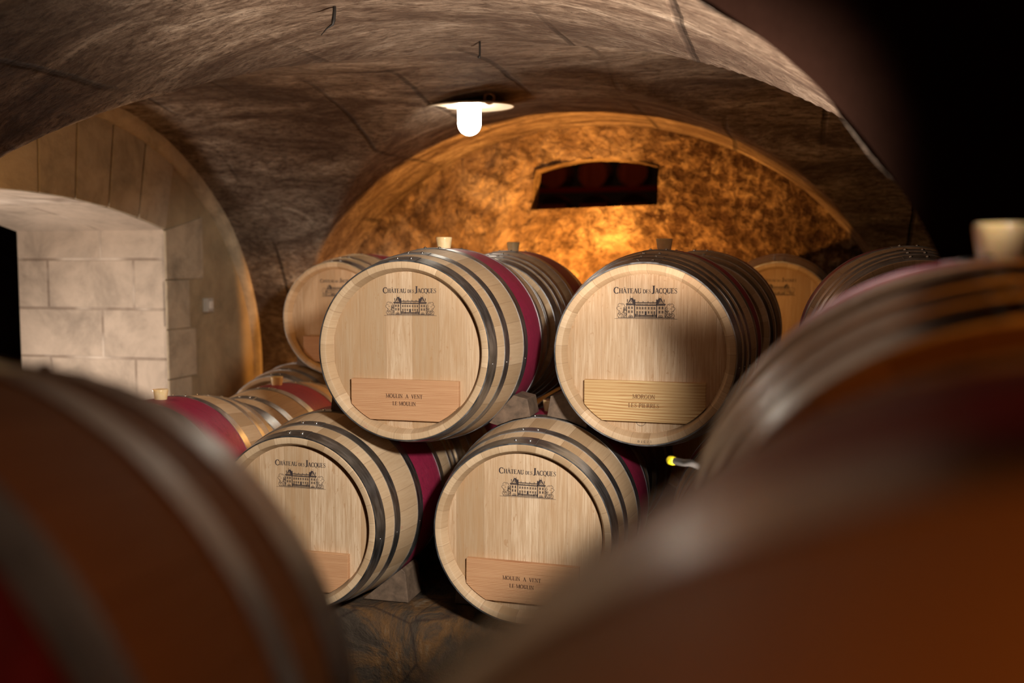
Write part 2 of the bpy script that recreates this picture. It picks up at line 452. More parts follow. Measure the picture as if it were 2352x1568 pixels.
for k in range(len(inn)-1):
    for j in range(6): rf.append((7*k+j, 7*(k+1)+j, 7*(k+1)+j+1, 7*k+j+1))
struct('trim_1', mesh('passage_reveal', (rv, rf), M_jamb, True)); shade_angle(D.meshes['passage_reveal'], 35)
# voussoirs and quoins round the opening
bl = []
ac = (JA+JN)/2; half = (JA-JN)/2; th = math.asin(half/Ro); ring = 0.46
random.seed(4)
cuts = [-th + 2*th*i/9 for i in range(10)]
def pol(t, rad): return (ac + rad*math.sin(t), SPR + RISEO - Ro + rad*math.cos(t))
for i in range(9):
    t0, t1 = cuts[i] + 0.0012, cuts[i+1] - 0.0012
    dep = ring + random.uniform(-0.02, 0.02)
    q = [pol(t0, Ro+0.003), pol(t1, Ro+0.003), pol(t1, Ro+dep), pol(t0, Ro+dep)]
    v = [(RL-0.02, a, z) for a, z in q] + [(RL+0.018, a, z) for a, z in q]
    bl.append((v, [(0,1,2,3), (4,5,6,7), (0,1,5,4), (1,2,6,5), (2,3,7,6), (3,0,4,7)]))
z = SPR - 0.004
top = 0.16
for i in range(7):
    h = 0.305 if i else 0.30
    wdt = (0.30, 0.24)[i % 2] if i else 0.40
    for s, base in ((1, JA), (-1, JN)):
        a0, a1 = base, base + s*wdt
        z1 = z + (0.30 if i == 0 else 0)
        q = [(a0, z-h+0.006), (a1, z-h+0.006), (a1, z + (0.10 if i == 0 else 0)), (a0, z)]
        v = [(RL-0.02, a, zz) for a, zz in q] + [(RL+0.014, a, zz) for a, zz in q]
        bl.append((v, [(0,1,2,3), (4,5,6,7), (0,1,5,4), (1,2,6,5), (2,3,7,6), (3,0,4,7)]))
    z -= h
struct('trim_2', mesh('voussoir_ring', joinvf(bl), M_vouss, False, bevel=0.004))
# raised rim following the vault edge on the left wall
rimv = []; rimf = []
rc = [(C2 + (HW2-0.03)*math.sin(PI*(i/90-0.5)), ZS + (RISE2-0.10)*math.cos(PI*(i/90-0.5))) for i in range(91)]
rc = [(rc[0][0], FLOOR)] + rc + [(rc[-1][0], FLOOR)]
ro_ = [(C2 + (HW2+0.02)*math.sin(PI*(i/90-0.5)), ZS + (RISE2+0.03)*math.cos(PI*(i/90-0.5))) for i in range(91)]
ro_ = [(ro_[0][0], FLOOR)] + ro_ + [(ro_[-1][0], FLOOR)]
for p, q in zip(rc, ro_): rimv += [(RL-0.01, *p), (RL+0.05, *p), (RL+0.06, (p[0]+q[0])/2, (p[1]+q[1])/2), (RL+0.06, *q)]
for k in range(len(rc)-1):
    for j in range(3): rimf.append((4*k+j, 4*k+4+j, 4*k+5+j, 4*k+1+j))
struct('trim_3', mesh('vault_rim', (rimv, rimf), mat_stone('rim_mortar', (0.46, 0.36, 0.24), None, 5)))
# far side of the passage
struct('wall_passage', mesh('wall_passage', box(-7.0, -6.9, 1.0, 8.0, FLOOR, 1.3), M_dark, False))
# piers at the corners of the bay
pv = [box(RL-0.3, C1-HW1, C2+HW2, AB+0.1, FLOOR, ZS+0.01), box(RL-0.3, C1-HW1, AF-0.1, C2-HW2, FLOOR, ZS+0.01), box(C1+HW1, RR+0.2, C2+HW2, AB+0.1, FLOOR, ZS+0.01), box(C1+HW1+0.15, RR+0.2, AF-0.1, C2-HW2, FLOOR, ZS+0.01)]
struct('trim_4', mesh('corner_piers', joinvf(pv), M_ceil, False))
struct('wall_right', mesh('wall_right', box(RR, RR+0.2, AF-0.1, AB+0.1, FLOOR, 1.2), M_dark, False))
# front arch the lens looks through
A0 = 1.75; k_ = A0
fc, fhw, fz, fR = -1.01, 1.335, -0.328, 1.03
fa = [(fc + fhw*math.sin(PI*(i/100-0.5)), fz + fR*math.cos(PI*(i/100-0.5))) for i in range(101)]
fin = resample([(fc-fhw, FLOOR)] + fa + [(fc+fhw, FLOOR)], 260)
fout = []
for (r, z_) in fin:
    ang = math.atan2(z_+0.3, r-fc); dx, dz = math.cos(ang), math.sin(ang)
    tx = (4.2/abs(dx)) if abs(dx) > 1e-6 else 1e9; tz = (1.7/dz) if dz > 1e-6 else (1.45/-dz if dz < -1e-6 else 1e9)
    t = min(tx, tz); fout.append((fc+dx*t, -0.3+dz*t))
fv, ff = ring_wall(fin, fout, 40, lambda r, z, d: (r, A0 + d, z), 0.02, 1.6)
fe = random.Random(2)
iv = []; if_ = []
JS = 8
for (r, z_) in fin:
    for j in range(JS+1):
        a = A0 + (AF-A0)*j/JS
        w = 1 + 0.10*(j/JS)         # the soffit opens slightly towards the bay
        d = 0.010*noise.fractal(Vector((r*5, z_*5, a*5)), 0.9, 2.0, 4)
        iv.append((fc + (r-fc)*w + d, a, z_ + (0.05*(j/JS)) + d))
for k in range(len(fin)-1):
    for j in range(JS): if_.append(((JS+1)*k+j, (JS+1)*(k+1)+j, (JS+1)*(k+1)+j+1, (JS+1)*k+j+1))
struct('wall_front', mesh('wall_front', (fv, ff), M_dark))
struct('trim_5', mesh('arch_soffit', (iv, if_), M_ceil))
# strip closing the bay above the soffit
bk, bf = ring_wall([(fc + (r-fc)*1.10, z_+0.05) for r, z_ in fin], [(p[0], p[1]) for p in fout], 30, lambda r, z, d: (r, AF, z))
struct('trim_6', mesh('arch_back_face', (bk, bf), M_ceil))
# floor and the two stone kerbs the barrels lie on
struct('floor', mesh('floor', box(-7, 3.5, -2.5, 8, FLOOR-0.1, FLOOR), M_floor, False))
def kerb(name, a0, a1, r0, r1, ztop, label):
    nx, V, F = 140, [], []
    prof = [(a0+0.03, FLOOR), (a0, FLOOR+0.1), (a0, ztop-0.15), (a0+0.004, ztop-0.04), (a0+0.03, ztop-0.004), (a0+0.07, ztop), ((a0+a1)/2, ztop), (a1, ztop), (a1, FLOOR)]
    prof = resample(prof, 60)
    for i in range(nx+1):
        r = r0 + (r1-r0)*i/nx
        for (a, z_) in prof:
            d = noise.fractal(Vector((r*4, a*4, z_*4)), 0.9, 2.0, 4)
            front = 1 if a < a0+0.1 else 0.12
            V.append((r, a + 0.03*d*front, z_ + (0.006*d if z_ > FLOOR+0.05 else 0) - (0.004 if z_ >= ztop-0.01 else 0)))
    m = len(prof)
    for i in range(nx):
        for j in range(m-1): F.append((i*m+j, (i+1)*m+j, (i+1)*m+j+1, i*m+j+1))
    return struct(name, mesh('kerb', (V, F), M_kerb))
ZLOW, ZUP, RB = -0.885, -0.283, 0.352
kerb('trim_7', 3.24, 6.55, RL+0.1, RR-0.02, ZLOW-RB, '')

# ------------------------------------------------------------------ lettering
def stroke(pts, ws):
    v = []; f = []
    n = len(pts)
    if not isinstance(ws, (list, tuple)): ws = [ws]*n
    for i, p in enumerate(pts):
        q0 = pts[max(0, i-1)]; q1 = pts[min(n-1, i+1)]
        dx, dy = q1[0]-q0[0], q1[1]-q0[1]; L = math.hypot(dx, dy) or 1
        nx, ny = -dy/L*ws[i]/2, dx/L*ws[i]/2
        v += [(p[0]+nx, p[1]+ny), (p[0]-nx, p[1]-ny)]
    for i in range(n-1): f.append((2*i, 2*i+1, 2*i+3, 2*i+2))
    return v, f
TK, TN, SE = 0.19, 0.085, 0.06
def arcs(cx, cy, rx, ry, a0, a1, n=16, tk=TK, tn=TN):
    P = []; w = []
    for i in range(n+1):
        t = R(a0 + (a1-a0)*i/n); P.append((cx+rx*math.cos(t), cy+ry*math.sin(t))); w.append(tn + (tk-tn)*abs(math.cos(t)))
    return stroke(P, w)
def vst(x, w=TK, top=True, bot=True, y0=0, y1=1, sw=0.15):
    o = [stroke([(x, y0), (x, y1)], w)]
    if bot: o.append(stroke([(x-sw, y0+SE/2), (x+sw, y0+SE/2)], SE))
    if top: o.append(stroke([(x-sw, y1-SE/2), (x+sw, y1-SE/2)], SE))
    return o
def ln(x0, y0, x1, y1, w): return stroke([(x0, y0), (x1, y1)], w)
def sf(x, y, l=0.13): return ln(x-l, y, x+l, y, SE)
def glyph(c):
    if c == ' ': return [], 0.34
    if c in 'AÂ':
        g = [ln(.08, 0, .36, 1, TN), ln(.34, 1, .66, 0, TK), ln(.17, .34, .54, .34, .055), sf(.09, SE/2), sf(.66, SE/2)]
        if c == 'Â': g += [ln(.22, 1.10, .35, 1.27, .07), ln(.35, 1.27, .48, 1.10, .07)]
        return g, .76
    if c == 'C': return [arcs(.42, .5, .35, .48, 48, 312), ln(.66, .98, .66, .70, .06), ln(.66, .02, .66, .24, .05)], .76
    if c == 'G': return [arcs(.42, .5, .35, .48, 48, 300), ln(.66, .98, .66, .70, .06)] + vst(.66, .14, True, False, 0.02, .44, .12), .82
    if c == 'D': return vst(.16) + [arcs(.30, .5, .40, .475, -90, 90), ln(.16, .975, .32, .975, .05), ln(.16, .025, .32, .025, .05)], .78
    if c == 'E': return vst(.16) + [ln(.16, .972, .58, .972, .055), ln(.16, .51, .46, .51, .05), ln(.16, .028, .62, .028, .055), ln(.57, .99, .57, .78, .05), ln(.61, .01, .61, .25, .05), ln(.46, .42, .46, .60, .04)], .68
    if c == 'H': return vst(.16) + vst(.64) + [ln(.16, .51, .64, .51, .055)], .80
    if c == 'I': return vst(.17), .34
    if c == 'J': return vst(.26, TK, True, False, .12, 1) + [arcs(.10, .14, .16, .15, -120, 0, 8)], .42
    if c == 'L': return vst(.16) + [ln(.16, .028, .58, .028, .055), ln(.57, .01, .57, .26, .05)], .62
    if c == 'M': return vst(.13, TN) + vst(.86, TK) + [ln(.13, 1, .48, .06, .13), ln(.48, .06, .84, 1, TN)], .99
    if c == 'N': return vst(.13, TN) + vst(.66, TN, True, False) + [ln(.13, 1, .66, 0.02, .14)], .80
    if c == 'O': return [arcs(.42, .5, .36, .48, 0, 360, 28)], .84
    if c == 'Q': return [arcs(.42, .5, .36, .48, 0, 360, 28), stroke([(.42, .04), (.55, -.12), (.82, -.20)], [.06, .12, .04])], .84
    if c in 'PR':
        g = vst(.16) + [arcs(.30, .745, .28, .235, -90, 90, 12), ln(.16, .972, .32, .972, .05), ln(.16, .51, .32, .51, .05)]
        if c == 'R': g += [ln(.34, .50, .66, .02, .13), sf(.69, SE/2, .10)]; return g, .76
        return g, .66
    if c == 'S': return [stroke([(.52, .82), (.44, .94), (.30, .975), (.15, .90), (.12, .76), (.20, .62), (.38, .50), (.50, .36), (.51, .20), (.42, .06), (.26, .02), (.12, .12), (.08, .20)], [.05, .06, .07, .09, .11, .14, .15, .14, .11, .08, .07, .06, .05]), ln(.53, .98, .53, .74, .045), ln(.07, .03, .07, .28, .045)], .62
    if c == 'T': return vst(.33, TK, False) + [ln(.02, .972, .64, .972, .055), ln(.04, .99, .04, .76, .05), ln(.62, .99, .62, .76, .05)], .68
    if c == 'U': return vst(.16, TK, True, False, .28, 1) + vst(.64, TN, True, False, .28, 1) + [arcs(.40, .29, .24, .27, 180, 360, 14)], .80
    if c == 'V': return [ln(.10, 1, .37, 0, TK), ln(.38, 0, .64, 1, TN), sf(.11, 1-SE/2), sf(.64, 1-SE/2)], .74
    if c == '2': return [stroke([(.1, .76), (.2, .95), (.38, .97), (.50, .80), (.44, .55), (.1, .04)], [.07, .08, .1, .14, .12, .06]), ln(.08, .04, .56, .04, .09)], .62
    if c == '3': return [stroke([(.1, .84), (.25, .97), (.45, .86), (.42, .62), (.25, .53), (.48, .40), (.48, .14), (.28, .02), (.08, .12)], .1)], .6
    if c == '1': return vst(.2), .4
    return [], .4
def text(s, track=0.03):
    parts = []; x = 0
    for c in s:
        g, adv = glyph(c)
        for v, f in g: parts.append(([(px+x, py) for px, py in v], f))
        x += adv + track
    return joinvf(parts), x - track
def fit(s, x0, x1, base, h, track=0.03):
    (v, f), w = text(s, track); k = (x1-x0)/w
    return [(x0 + px*k, base + py*h) for px, py in v], f

# ------------------------------------------------------------------ emblem: words and country house
def rect(x0, y0, x1, y1): return [(x0, y0), (x1, y0), (x1, y1), (x0, y1)], [(0, 1, 2, 3)]
def poly(*p): return list(p), [tuple(range(len(p)))]
def emblem():
    B = []
    up = lambda vf: ([(x, -y) for x, y in vf[0]], vf[1])
    B.append(fit('C', 290, 440, -478, 185)); B.append(fit('HÂTEAU', 445, 1090, -467, 138, .02))
    B.append(fit('DES', 1135, 1362, -464, 108)); B.append(fit('J', 1380, 1485, -466, 218)); B.append(fit('ACQUES', 1482, 2112, -464, 145, .0))
    b = []
    def line(*a): b.append(stroke(list(a[:-1]), a[-1]))
    for mir in (0, 1):
        X = (lambda x: x) if not mir else (lambda x: 2435 - x)
        def P(*pts): b.append(poly(*[(X(x), y) for x, y in pts]))
        def Lm(*a): b.append(stroke([(X(x), y) for x, y in a[:-1]], a[-1]*1.3))
        P((636, 778), (700, 735), (690, 770), (672, 790)); P((690, 772), (735, 690), (772, 602), (790, 640), (745, 700), (712, 765))
        P((772, 602), (845, 598), (925, 715), (918, 800), (885, 790), (868, 755), (800, 650))
        Lm((700, 768), (785, 655), (868, 770), 13); Lm((712, 768), (866, 768), 9)
        b.append(stroke([(X(783 + 24*math.cos(t*PI/5)), 712 + 24*math.sin(t*PI/5)) for t in range(11)], 10))
        for q in range(6): Lm((725 + q*25, 735 + (q % 2)*10), (737 + q*25, 762), 6)
        P((655, 776), (925, 776), (925, 802), (668, 802)); Lm((668, 812), (905, 812), 6)
        P((680, 640), (704, 634), (706, 715), (686, 735)); P((888, 636), (920, 640), (918, 722), (892, 700))
        Lm((775, 548), (775, 605), 7); Lm((848, 560), (846, 602), 7)
        Lm((672, 800), (672, 1155), 12 if not mir else 9); Lm((900, 800), (904, 1155), 22)
        for wx in (712, 800):
            for wy in (846, 960):
                P((wx, wy), (wx+18, wy), (wx+18, wy+74), (wx, wy+74)); P((wx+27, wy), (wx+46, wy), (wx+46, wy+74), (wx+27, wy+74))
                Lm((wx, wy+30), (wx+46, wy+30), 8); Lm((wx, wy+2), (wx+46, wy+2), 8)
        b.append(stroke([(X(790 + 66*math.cos(PI*t/10)), 1155 - 66*math.sin(PI*t/10)) for t in range(11)], 12))
        for q in range(7): Lm((742 + q*16, 1155), (752 + q*14, 1105 + abs(q-3)*9), 8)
        # trees
        t1 = [(470, 985), (420, 950), (378, 898), (388, 872), (428, 850), (412, 812), (440, 775), (468, 752), (500, 775), (530, 756), (566, 770), (600, 786), (610, 830), (642, 868)]
        t2 = [(440, 1150), (402, 1108), (412, 1060), (452, 1022), (500, 990), (470, 1030), (530, 1050), (560, 1095)]
        for T in (t1, t2): Lm(*T, 9)
        rr = random.Random(7 + mir)
        for q in range(130):
            ty = rr.uniform(860, 1150); tx = rr.uniform(580, 665) if rr.random() < .6 else rr.uniform(430, 600)
            if tx < 560 and ty < 960: continue
            dx_, dy_ = rr.uniform(-20, 20), rr.uniform(4, 30)
            Lm((tx, ty), (tx+dx_, ty+dy_), rr.uniform(5, 11))
        for (cx, cy) in ((455, 850), (500, 905), (540, 800), (500, 1070), (540, 1120)):
            Lm((cx-24, cy+4), (cx-4, cy-12), (cx+12, cy+4), (cx+26, cy-6), 8)
    b.append(rect(918, 722, 1515, 744)); b.append(rect(925, 790, 1515, 818))
    for cx in (1005, 1142, 1285, 1425):
        b.append(rect(cx-14, 690, cx-5, 745)); b.append(rect(cx+5, 700, cx+14, 745)); b.append(rect(cx-14, 692, cx+14, 702))
    rr = random.Random(3)
    for q in range(34): x = 930 + q*17.3; line((x, 748 + rr.uniform(0, 8)), (x + rr.uniform(-4, 10), 790), rr.uniform(4, 9))
    for i, wx in enumerate((952, 1030, 1108, 1190, 1283, 1368, 1446)):
        for wy, hh in ((852, 74), (974, 72 if i not in (0, 6) else 105)):
            if wy > 900 and i == 3: b.append(rect(1192, 985, 1246, 1080)); b.append(stroke([(1188, 990), (1219, 966), (1250, 990)], 10)); continue
            b.append(rect(wx, wy, wx+16, wy+hh)); b.append(rect(wx+25, wy, wx+42, wy+hh)); b.append(rect(wx, wy, wx+42, wy+8)); b.append(rect(wx+6, wy+28, wx+40, wy+36))
    for x0, x1 in ((930, 1050), (1062, 1418), (1428, 1545)):
        b.append(rect(x0, 1078, x1, 1088)); b.append(rect(x0, 1118, x1, 1130))
        k = 0
        while x0 + k*11 < x1: b.append(rect(x0+k*11, 1084, x0+k*11+7, 1122)); k += 1
    for x in (930, 1050, 1415, 1520): b.append(rect(x-8, 1050, x+12, 1132))
    line((420, 1164), (2042, 1160), 16); line((900, 1142), (1545, 1142), 7); line((322, 1196), (2116, 1184), 9)
    B += [up(x) for x in b]
    return joinvf(B)
def flat(vf, cx, cy, k, y):
    """drawing units -> mesh lying in the head plane (faces -Y)"""
    v, f = vf
    return [((px-cx)*k, y, (py-cy)*k) for px, py in v], f
ev = emblem()
ME_emblem = mesh('emblem', flat(ev, 1217, -720, 1.05e-4, 0), M_ink, False)
def two_lines(l1, l2, h, mat, name, gap=2.05):
    (v1_, f1), w1 = text(l1, .05); (v2_, f2), w2 = text(l2, .05)
    a = [(x - w1/2, y + gap/2 - .5) for x, y in v1_], f1
    b = [(x - w2/2, y - gap/2 - .5) for x, y in v2_], f2
    return mesh(name, flat(joinvf([a, b]), 0, 0, h, 0), mat, False)
ME_t1 = two_lines('MOULIN  A  VENT', 'LE MOULIN', 0.0130, M_burn, 'lettering', 1.95)
ME_t2 = two_lines('MORGON', 'LES PIERRES', 0.0142, M_burn2, 'lettering', 2.1)

# ------------------------------------------------------------------ barrel
def rad(s): return RB - 0.05*(s/0.44)**2
NSEG = 128
def stave_mesh():
    inner = [(-0.400, 0.266), (-0.420, 0.271), (-0.4385, 0.279), (-0.44, 0.2815)]
    prof = inner + [(-0.44, 0.2985), (-0.4385, 0.3005)]
    ss = [-0.43, -0.40, -0.36, -0.31, -0.26, -0.21, -0.16, -0.110, -0.07, -0.035, 0, 0.035, 0.07, 0.110, 0.16, 0.21, 0.26, 0.31, 0.36, 0.40, 0.43]
    prof += [(s, rad(s)) for s in ss]
    prof += [(-s, r) for s, r in reversed(inner + [(-0.44, 0.2985), (-0.4385, 0.3005)])]
    v, f = lathe(prof, NSEG)
    mi = []
    for i in range(len(prof)-1):
        m = 1 if (abs(prof[i][0]) <= 0.1101 and abs(prof[i+1][0]) <= 0.1101 and prof[i][1] > 0.3) else 0
        mi += [m]*NSEG
    return shade_angle(mesh('staves', (v, f), [M_stave, M_mag], True, mi), 35)
ME_stave = stave_mesh()
hv, hf = lathe([(-0.404, 0.0001), (-0.404, 0.20), (-0.404, 0.262), (-0.4015, 0.2685)], 96)
ME_headf = mesh('head', (hv, hf), M_head)
ME_headb = mesh('head_rear', ([(x, -y, z) for x, y, z in hv], hf), M_head)
def hoop_mesh(s0, s1):
    t = 0.0022
    n = 5; P = [(s0 + (s1-s0)*i/n, rad(s0 + (s1-s0)*i/n) + t) for i in range(n+1)]
    P = [(s0, rad(s0)-0.002)] + P + [(s1, rad(s1)-0.002)]
    v, f = lathe(P, NSEG)
    # riveted overlap: second layer over a short arc
    m = 8; ov = []; of = []
    for (s, r) in P[1:-1]:
        for k in range(m+1):
            tt = R(-9 + 18*k/m); ov.append(((r+0.0014)*math.sin(tt), s, (r+0.0014)*math.cos(tt)))
    L = len(P)-2
    for i in range(L-1):
        for k in range(m): of.append((i*(m+1)+k, i*(m+1)+k+1, (i+1)*(m+1)+k+1, (i+1)*(m+1)+k))
    b = len(ov)
    edge = [(x*0.995, y, z*0.995) for x, y, z in ov]
    for k in range(m): of.append((k, k+1, b+k+1, b+k)); q = (L-1)*(m+1); of.append((q+k, q+k+1, b+q+k+1, b+q+k))
    for i in range(L-1): of.append((i*(m+1), (i+1)*(m+1), b+(i+1)*(m+1), b+i*(m+1))); of.append((i*(m+1)+m, (i+1)*(m+1)+m, b+(i+1)*(m+1)+m, b+i*(m+1)+m))
    return shade_angle(mesh('hoop', joinvf([(v, f), (ov+edge, of)]), M_hoop), 35)
HOOPS = {'A': [(-0.4385, -0.384), (-0.325, -0.288), (-0.152, -0.108)],
         'B': [(-0.4385, -0.388), (-0.365, -0.332), (-0.298, -0.262), (-0.158, -0.112)]}
ME_hoops = {k: [(a, b, hoop_mesh(a, b)) for a, b in v + [(-b, -a) for a, b in v]] for k, v in HOOPS.items()}
rv_ = capped(lathe([(-0.002, 0.0062), (0.0005, 0.0062), (0.0028, 0.0050), (0.0042, 0.0030), (0.0048, 0.0008)], 12, 'Z'), 12, 5)
ME_rivet = mesh('rivet', rv_, mat_plain('bright_rivet_steel', (0.5, 0.5, 0.5), 0.25, 1.0))
bg = capped(lathe([(-0.02, 0.0225), (0.0, 0.0245), (0.036, 0.0300), (0.040, 0.0298), (0.0415, 0.0285)], 40, 'Z'), 40, 5)
ME_bung = shade_angle(mesh('bung', bg, M_bung), 40)
def plate_mesh(hw, z0, z1, name, mat):
    rr = 0.2665; pts = []
    def xa(z_): return math.sqrt(rr*rr - z_*z_)
    zc = -math.sqrt(rr*rr - hw*hw)
    for i in range(9):
        z_ = z0 + (zc-z0)*i/8 if zc > z0 else z0; pts.append((min(hw, xa(z_)), z_))
    right = pts + [(hw, z1)]
    left = [(-x, z_) for x, z_ in reversed(right)]
    return mesh(name, prism(left + right, -0.424, -0.4045), mat, False, bevel=0.0012)
ME_p1 = plate_mesh(0.193, -0.236, -0.098, 'name_plate', M_plate)
ME_p2 = plate_mesh(0.203, -0.226, -0.090, 'name_plate', M_plate2)
M_red_plate = M_plate

def barrel(r, a, z, label, group, style='A', plate=None, embl=1.0, emb_off=(0.014, 0), bung=True, yaw=None, detail=True, tilt=0.0, loc=None, roll=0.0, bung_label=None):
    """r, a: middle of the front chime; z: axis height"""
    rz = -YAW if yaw is None else -yaw
    ax = Vector((math.sin(-rz), math.cos(-rz), 0))
    c = (W(r, a, z) + ax*0.44) if loc is None else Vector(loc)
    e = empty('wine_barrel', c - Vector((0, 0, RB)), rz, label, 'barrel', group)
    up = (0, 0, RB); rot = (0, roll, 0)
    link('staves', ME_stave, e, up, rot)
    h = link('head', ME_headf, e, up, rot)
    link('head', ME_headb, e, up, rot)
    for (s0, s1, me) in ME_hoops[style]:
        hp = link('hoop', me, e, up, rot)
        if detail:
            s = (s0+s1)/2
            for t in (-4.6, 4.4):
                t = R(t); rr = rad(s) + 0.0034
                rv = link('rivet', ME_rivet, hp, (rr*math.sin(t), s, rr*math.cos(t)), (0, t, 0))
            if s < 0:       # small fixing nail on the side of the hoop
                t = R(97); rr = rad(s) + 0.002
                link('nail', ME_rivet, hp, (rr*math.sin(t), s, rr*math.cos(t)), (0, t, 0), 0.45)
    if bung:
        b = link('bung', ME_bung, e, (0, 0, RB + rad(0) - 0.001))
        if bung_label: b['label'] = bung_label
    if embl:
        link('printed_emblem', ME_emblem, h, (emb_off[0], -0.4046, 0.168 + emb_off[1]), (0, R(tilt), 0), embl)
    if plate:
        p = link('name_plate', ME_p1 if plate == 1 else ME_p2, e, up, (0, R(tilt), 0))
        link('lettering', ME_t1 if plate == 1 else ME_t2, p, (0, -0.4246, -0.166 if plate == 1 else -0.156))
    return e
G1 = 'barrels of the stack facing the lens'
def col(px, py, a): return on_a(px, py, a).x
# front row, upper
bA = barrel(-1.216, 3.115, ZUP-0.003, 'pale oak wine barrel, left of the two sharp upper barrels, under the lit lamp', G1, 'A', 1, 1.0, (0.016, 0), bung_label='cream silicone bung')
bB = barrel(-0.428, 3.272, ZUP - 0.010, 'oak wine barrel whose yellow pine plate reads MORGON LES PIERRES', G1, 'B', 2, 1.11, (0.0, 0.004), yaw=R(17))
plug_c = (-0.012, -0.226)
pv = []
for i in range(25):
    t = 2*PI*i/24; pv.append((plug_c[0]+0.0165*math.cos(t), plug_c[1]+0.0165*math.sin(t)))
link('plug_outline', mesh('plug_outline', flat(stroke(pv, 0.0012), 0, 0, 1, -0.4047), M_ink, False), bB, (0, 0, RB))
def chime_text(s, mat, ang0, dang, hgt, par):
    parts = []
    for i, c in enumerate(s):
        g, adv = glyph(c); vv, ffs = joinvf(g)
        t = R(ang0 + dang*i); rr = 0.2895
        q = []
        for x, y in vv:
            x, y = (x-adv/2)*hgt, (y-0.5)*hgt
            q.append((rr*math.sin(t) + x*math.cos(t) - y*math.sin(t)*-1*-1, -rr*math.cos(t) + x*math.sin(t) + y*math.cos(t)))
        parts.append((q, ffs))
    link('chime_stamp', mesh('chime_stamp', flat(joinvf(parts), 0, 0, 1, -0.4404), mat, False), par, (0, 0, RB))
chime_text('DJC23', M_ink, -2.6, 2.0, 0.0075, bB)
chime_text('21', M_pale, -1.0, 1.6, 0.008, bA)
barrel(0.42, 3.30, ZUP, 'oak barrel with a shadowed dark head at the foot of the dark arch, right', G1, 'B', None, 0, bung=False)
# front row, lower
barrel(-1.596, 3.056, ZLOW, 'oak barrel below and left, its name plate half hidden by the dark blurred barrel', G1, 'A', 1, 1.0, (0.012, 0), bung=False, tilt=0.4)
barrel(-0.806, 3.122, ZLOW, 'oak barrel of the lower row in the middle, under the gap between two upper barrels', G1, 'A', 1, 1.02, (0.014, 0), tilt=0.6)
barrel(-2.384, 3.02, ZLOW, 'barrel with orange bung and broad wine red band, by the bright stone jamb', G1, 'A', None, 0)
barrel(0.0, 3.18, ZLOW, 'shadowed lower barrel right of the middle one, mostly behind the blurred barrel', G1, 'B', None, 0)
# second row
G2 = 'barrels of the second row'
barrel(-1.20, 4.06, ZUP, 'upper barrel with cream bung directly behind the sharp left barrel', G2, 'B', None, 0)
barrel(-0.335, 4.17, ZUP, 'dark red banded upper barrel peeping out right of the MORGON barrel', G2, 'A', None, 0, bung=False)
barrel(-2.375, 3.96, ZLOW-0.05, 'amber lit lower barrel with orange bung, end to end behind the stone jamb barrel', G2, 'A', None, 0)
barrel(-1.60, 3.98, ZLOW, 'lower barrel in shadow behind the half hidden plate barrel', G2, 'A', None, 0, bung=False, detail=False)
barrel(-0.81, 4.04, ZLOW, 'lower barrel in deep shadow behind the middle lower barrel', G2, 'A', None, 0, bung=False, detail=False)
barrel(0.12, 4.10, ZLOW, 'lower barrel in deep shadow behind the right lower barrel', G2, 'A', None, 0, bung=False, detail=False)
# third row
G3 = 'barrels of the third row'
pE = on_a(768, 732, 4.92); pF = on_a(630, 990, 4.90); rE = pE.x; rF = pF.x
barrel(rE, 4.92, pE.z, 'soft focus upper barrel with emblem and plate, farthest left of the upper ones', G3, 'A', 1, 1.0, (0.0, 0.0), bung=False)
barrel(rF, 4.90, pF.z, 'lower barrel with a bright glint on its steel hoop below the far left upper barrel', G3, 'A', None, 0, bung=False)
barrel(-1.81, 5.13, ZLOW, 'hidden lower barrel right of the barrel with the glinting hoop', G3, 'A', None, 0, bung=False, detail=False)
barrel(-0.72, 5.13, ZUP, 'brown shadowed upper barrel against the glowing wall, left behind the MORGON barrel', G3, 'A', None, 0, bung=False)
barrel(-1.09, 5.13, ZLOW, 'hidden lower barrel under the brown shadowed upper barrel', G3, 'A', None, 0, bung=False, detail=False)
rJ = col(1788, 715, 5.68)
barrel(rJ, 5.68, ZUP, 'amber lit barrel with faint emblem far back on the right, near the end wall', G3, 'B', None, 1.0, (-0.002, 0.0), bung=False)
barrel(-0.34, 5.13, ZLOW, 'hidden lower barrel before the amber lit far barrel', G3, 'A', None, 0, bung=False, detail=False)
# far cellar beyond the window
for i, (px, py) in enumerate(((1274, 400), (1365, 401), (1456, 396), (1274, 484), (1366, 483), (1457, 479))):
    p = on_a(px, py, 21.0)
    barrel(p.x, 20.8, p.z, 'dark barrel of the two tier rack seen through the small window', 'racked barrels in the far cellar', 'A', None, 0, bung=False, detail=False)
p0, p1 = on_a(1225, 441, 20.9), on_a(1512, 434, 20.9)
rk = link('steel_rack_rail', mesh('rail', joinvf([box(p0.x-0.5, p1.x+2.5, 20.5, 20.62, p0.z-0.05, p0.z+0.05), box(p0.x-0.5, p0.x-0.35, 20.5, 20.62, FLOOR, p0.z+0.6), box(p1.x+2.3, p1.x+2.45, 20.5, 20.62, FLOOR, p0.z+0.6)]), mat_plain('red_lead_paint', (0.3, 0.03, 0.02), 0.6), False), None, (0, 0, H), (0, 0, -YAW))
tag(rk, 'dim red horizontal rail between the barrel tiers seen through the window', 'rail')

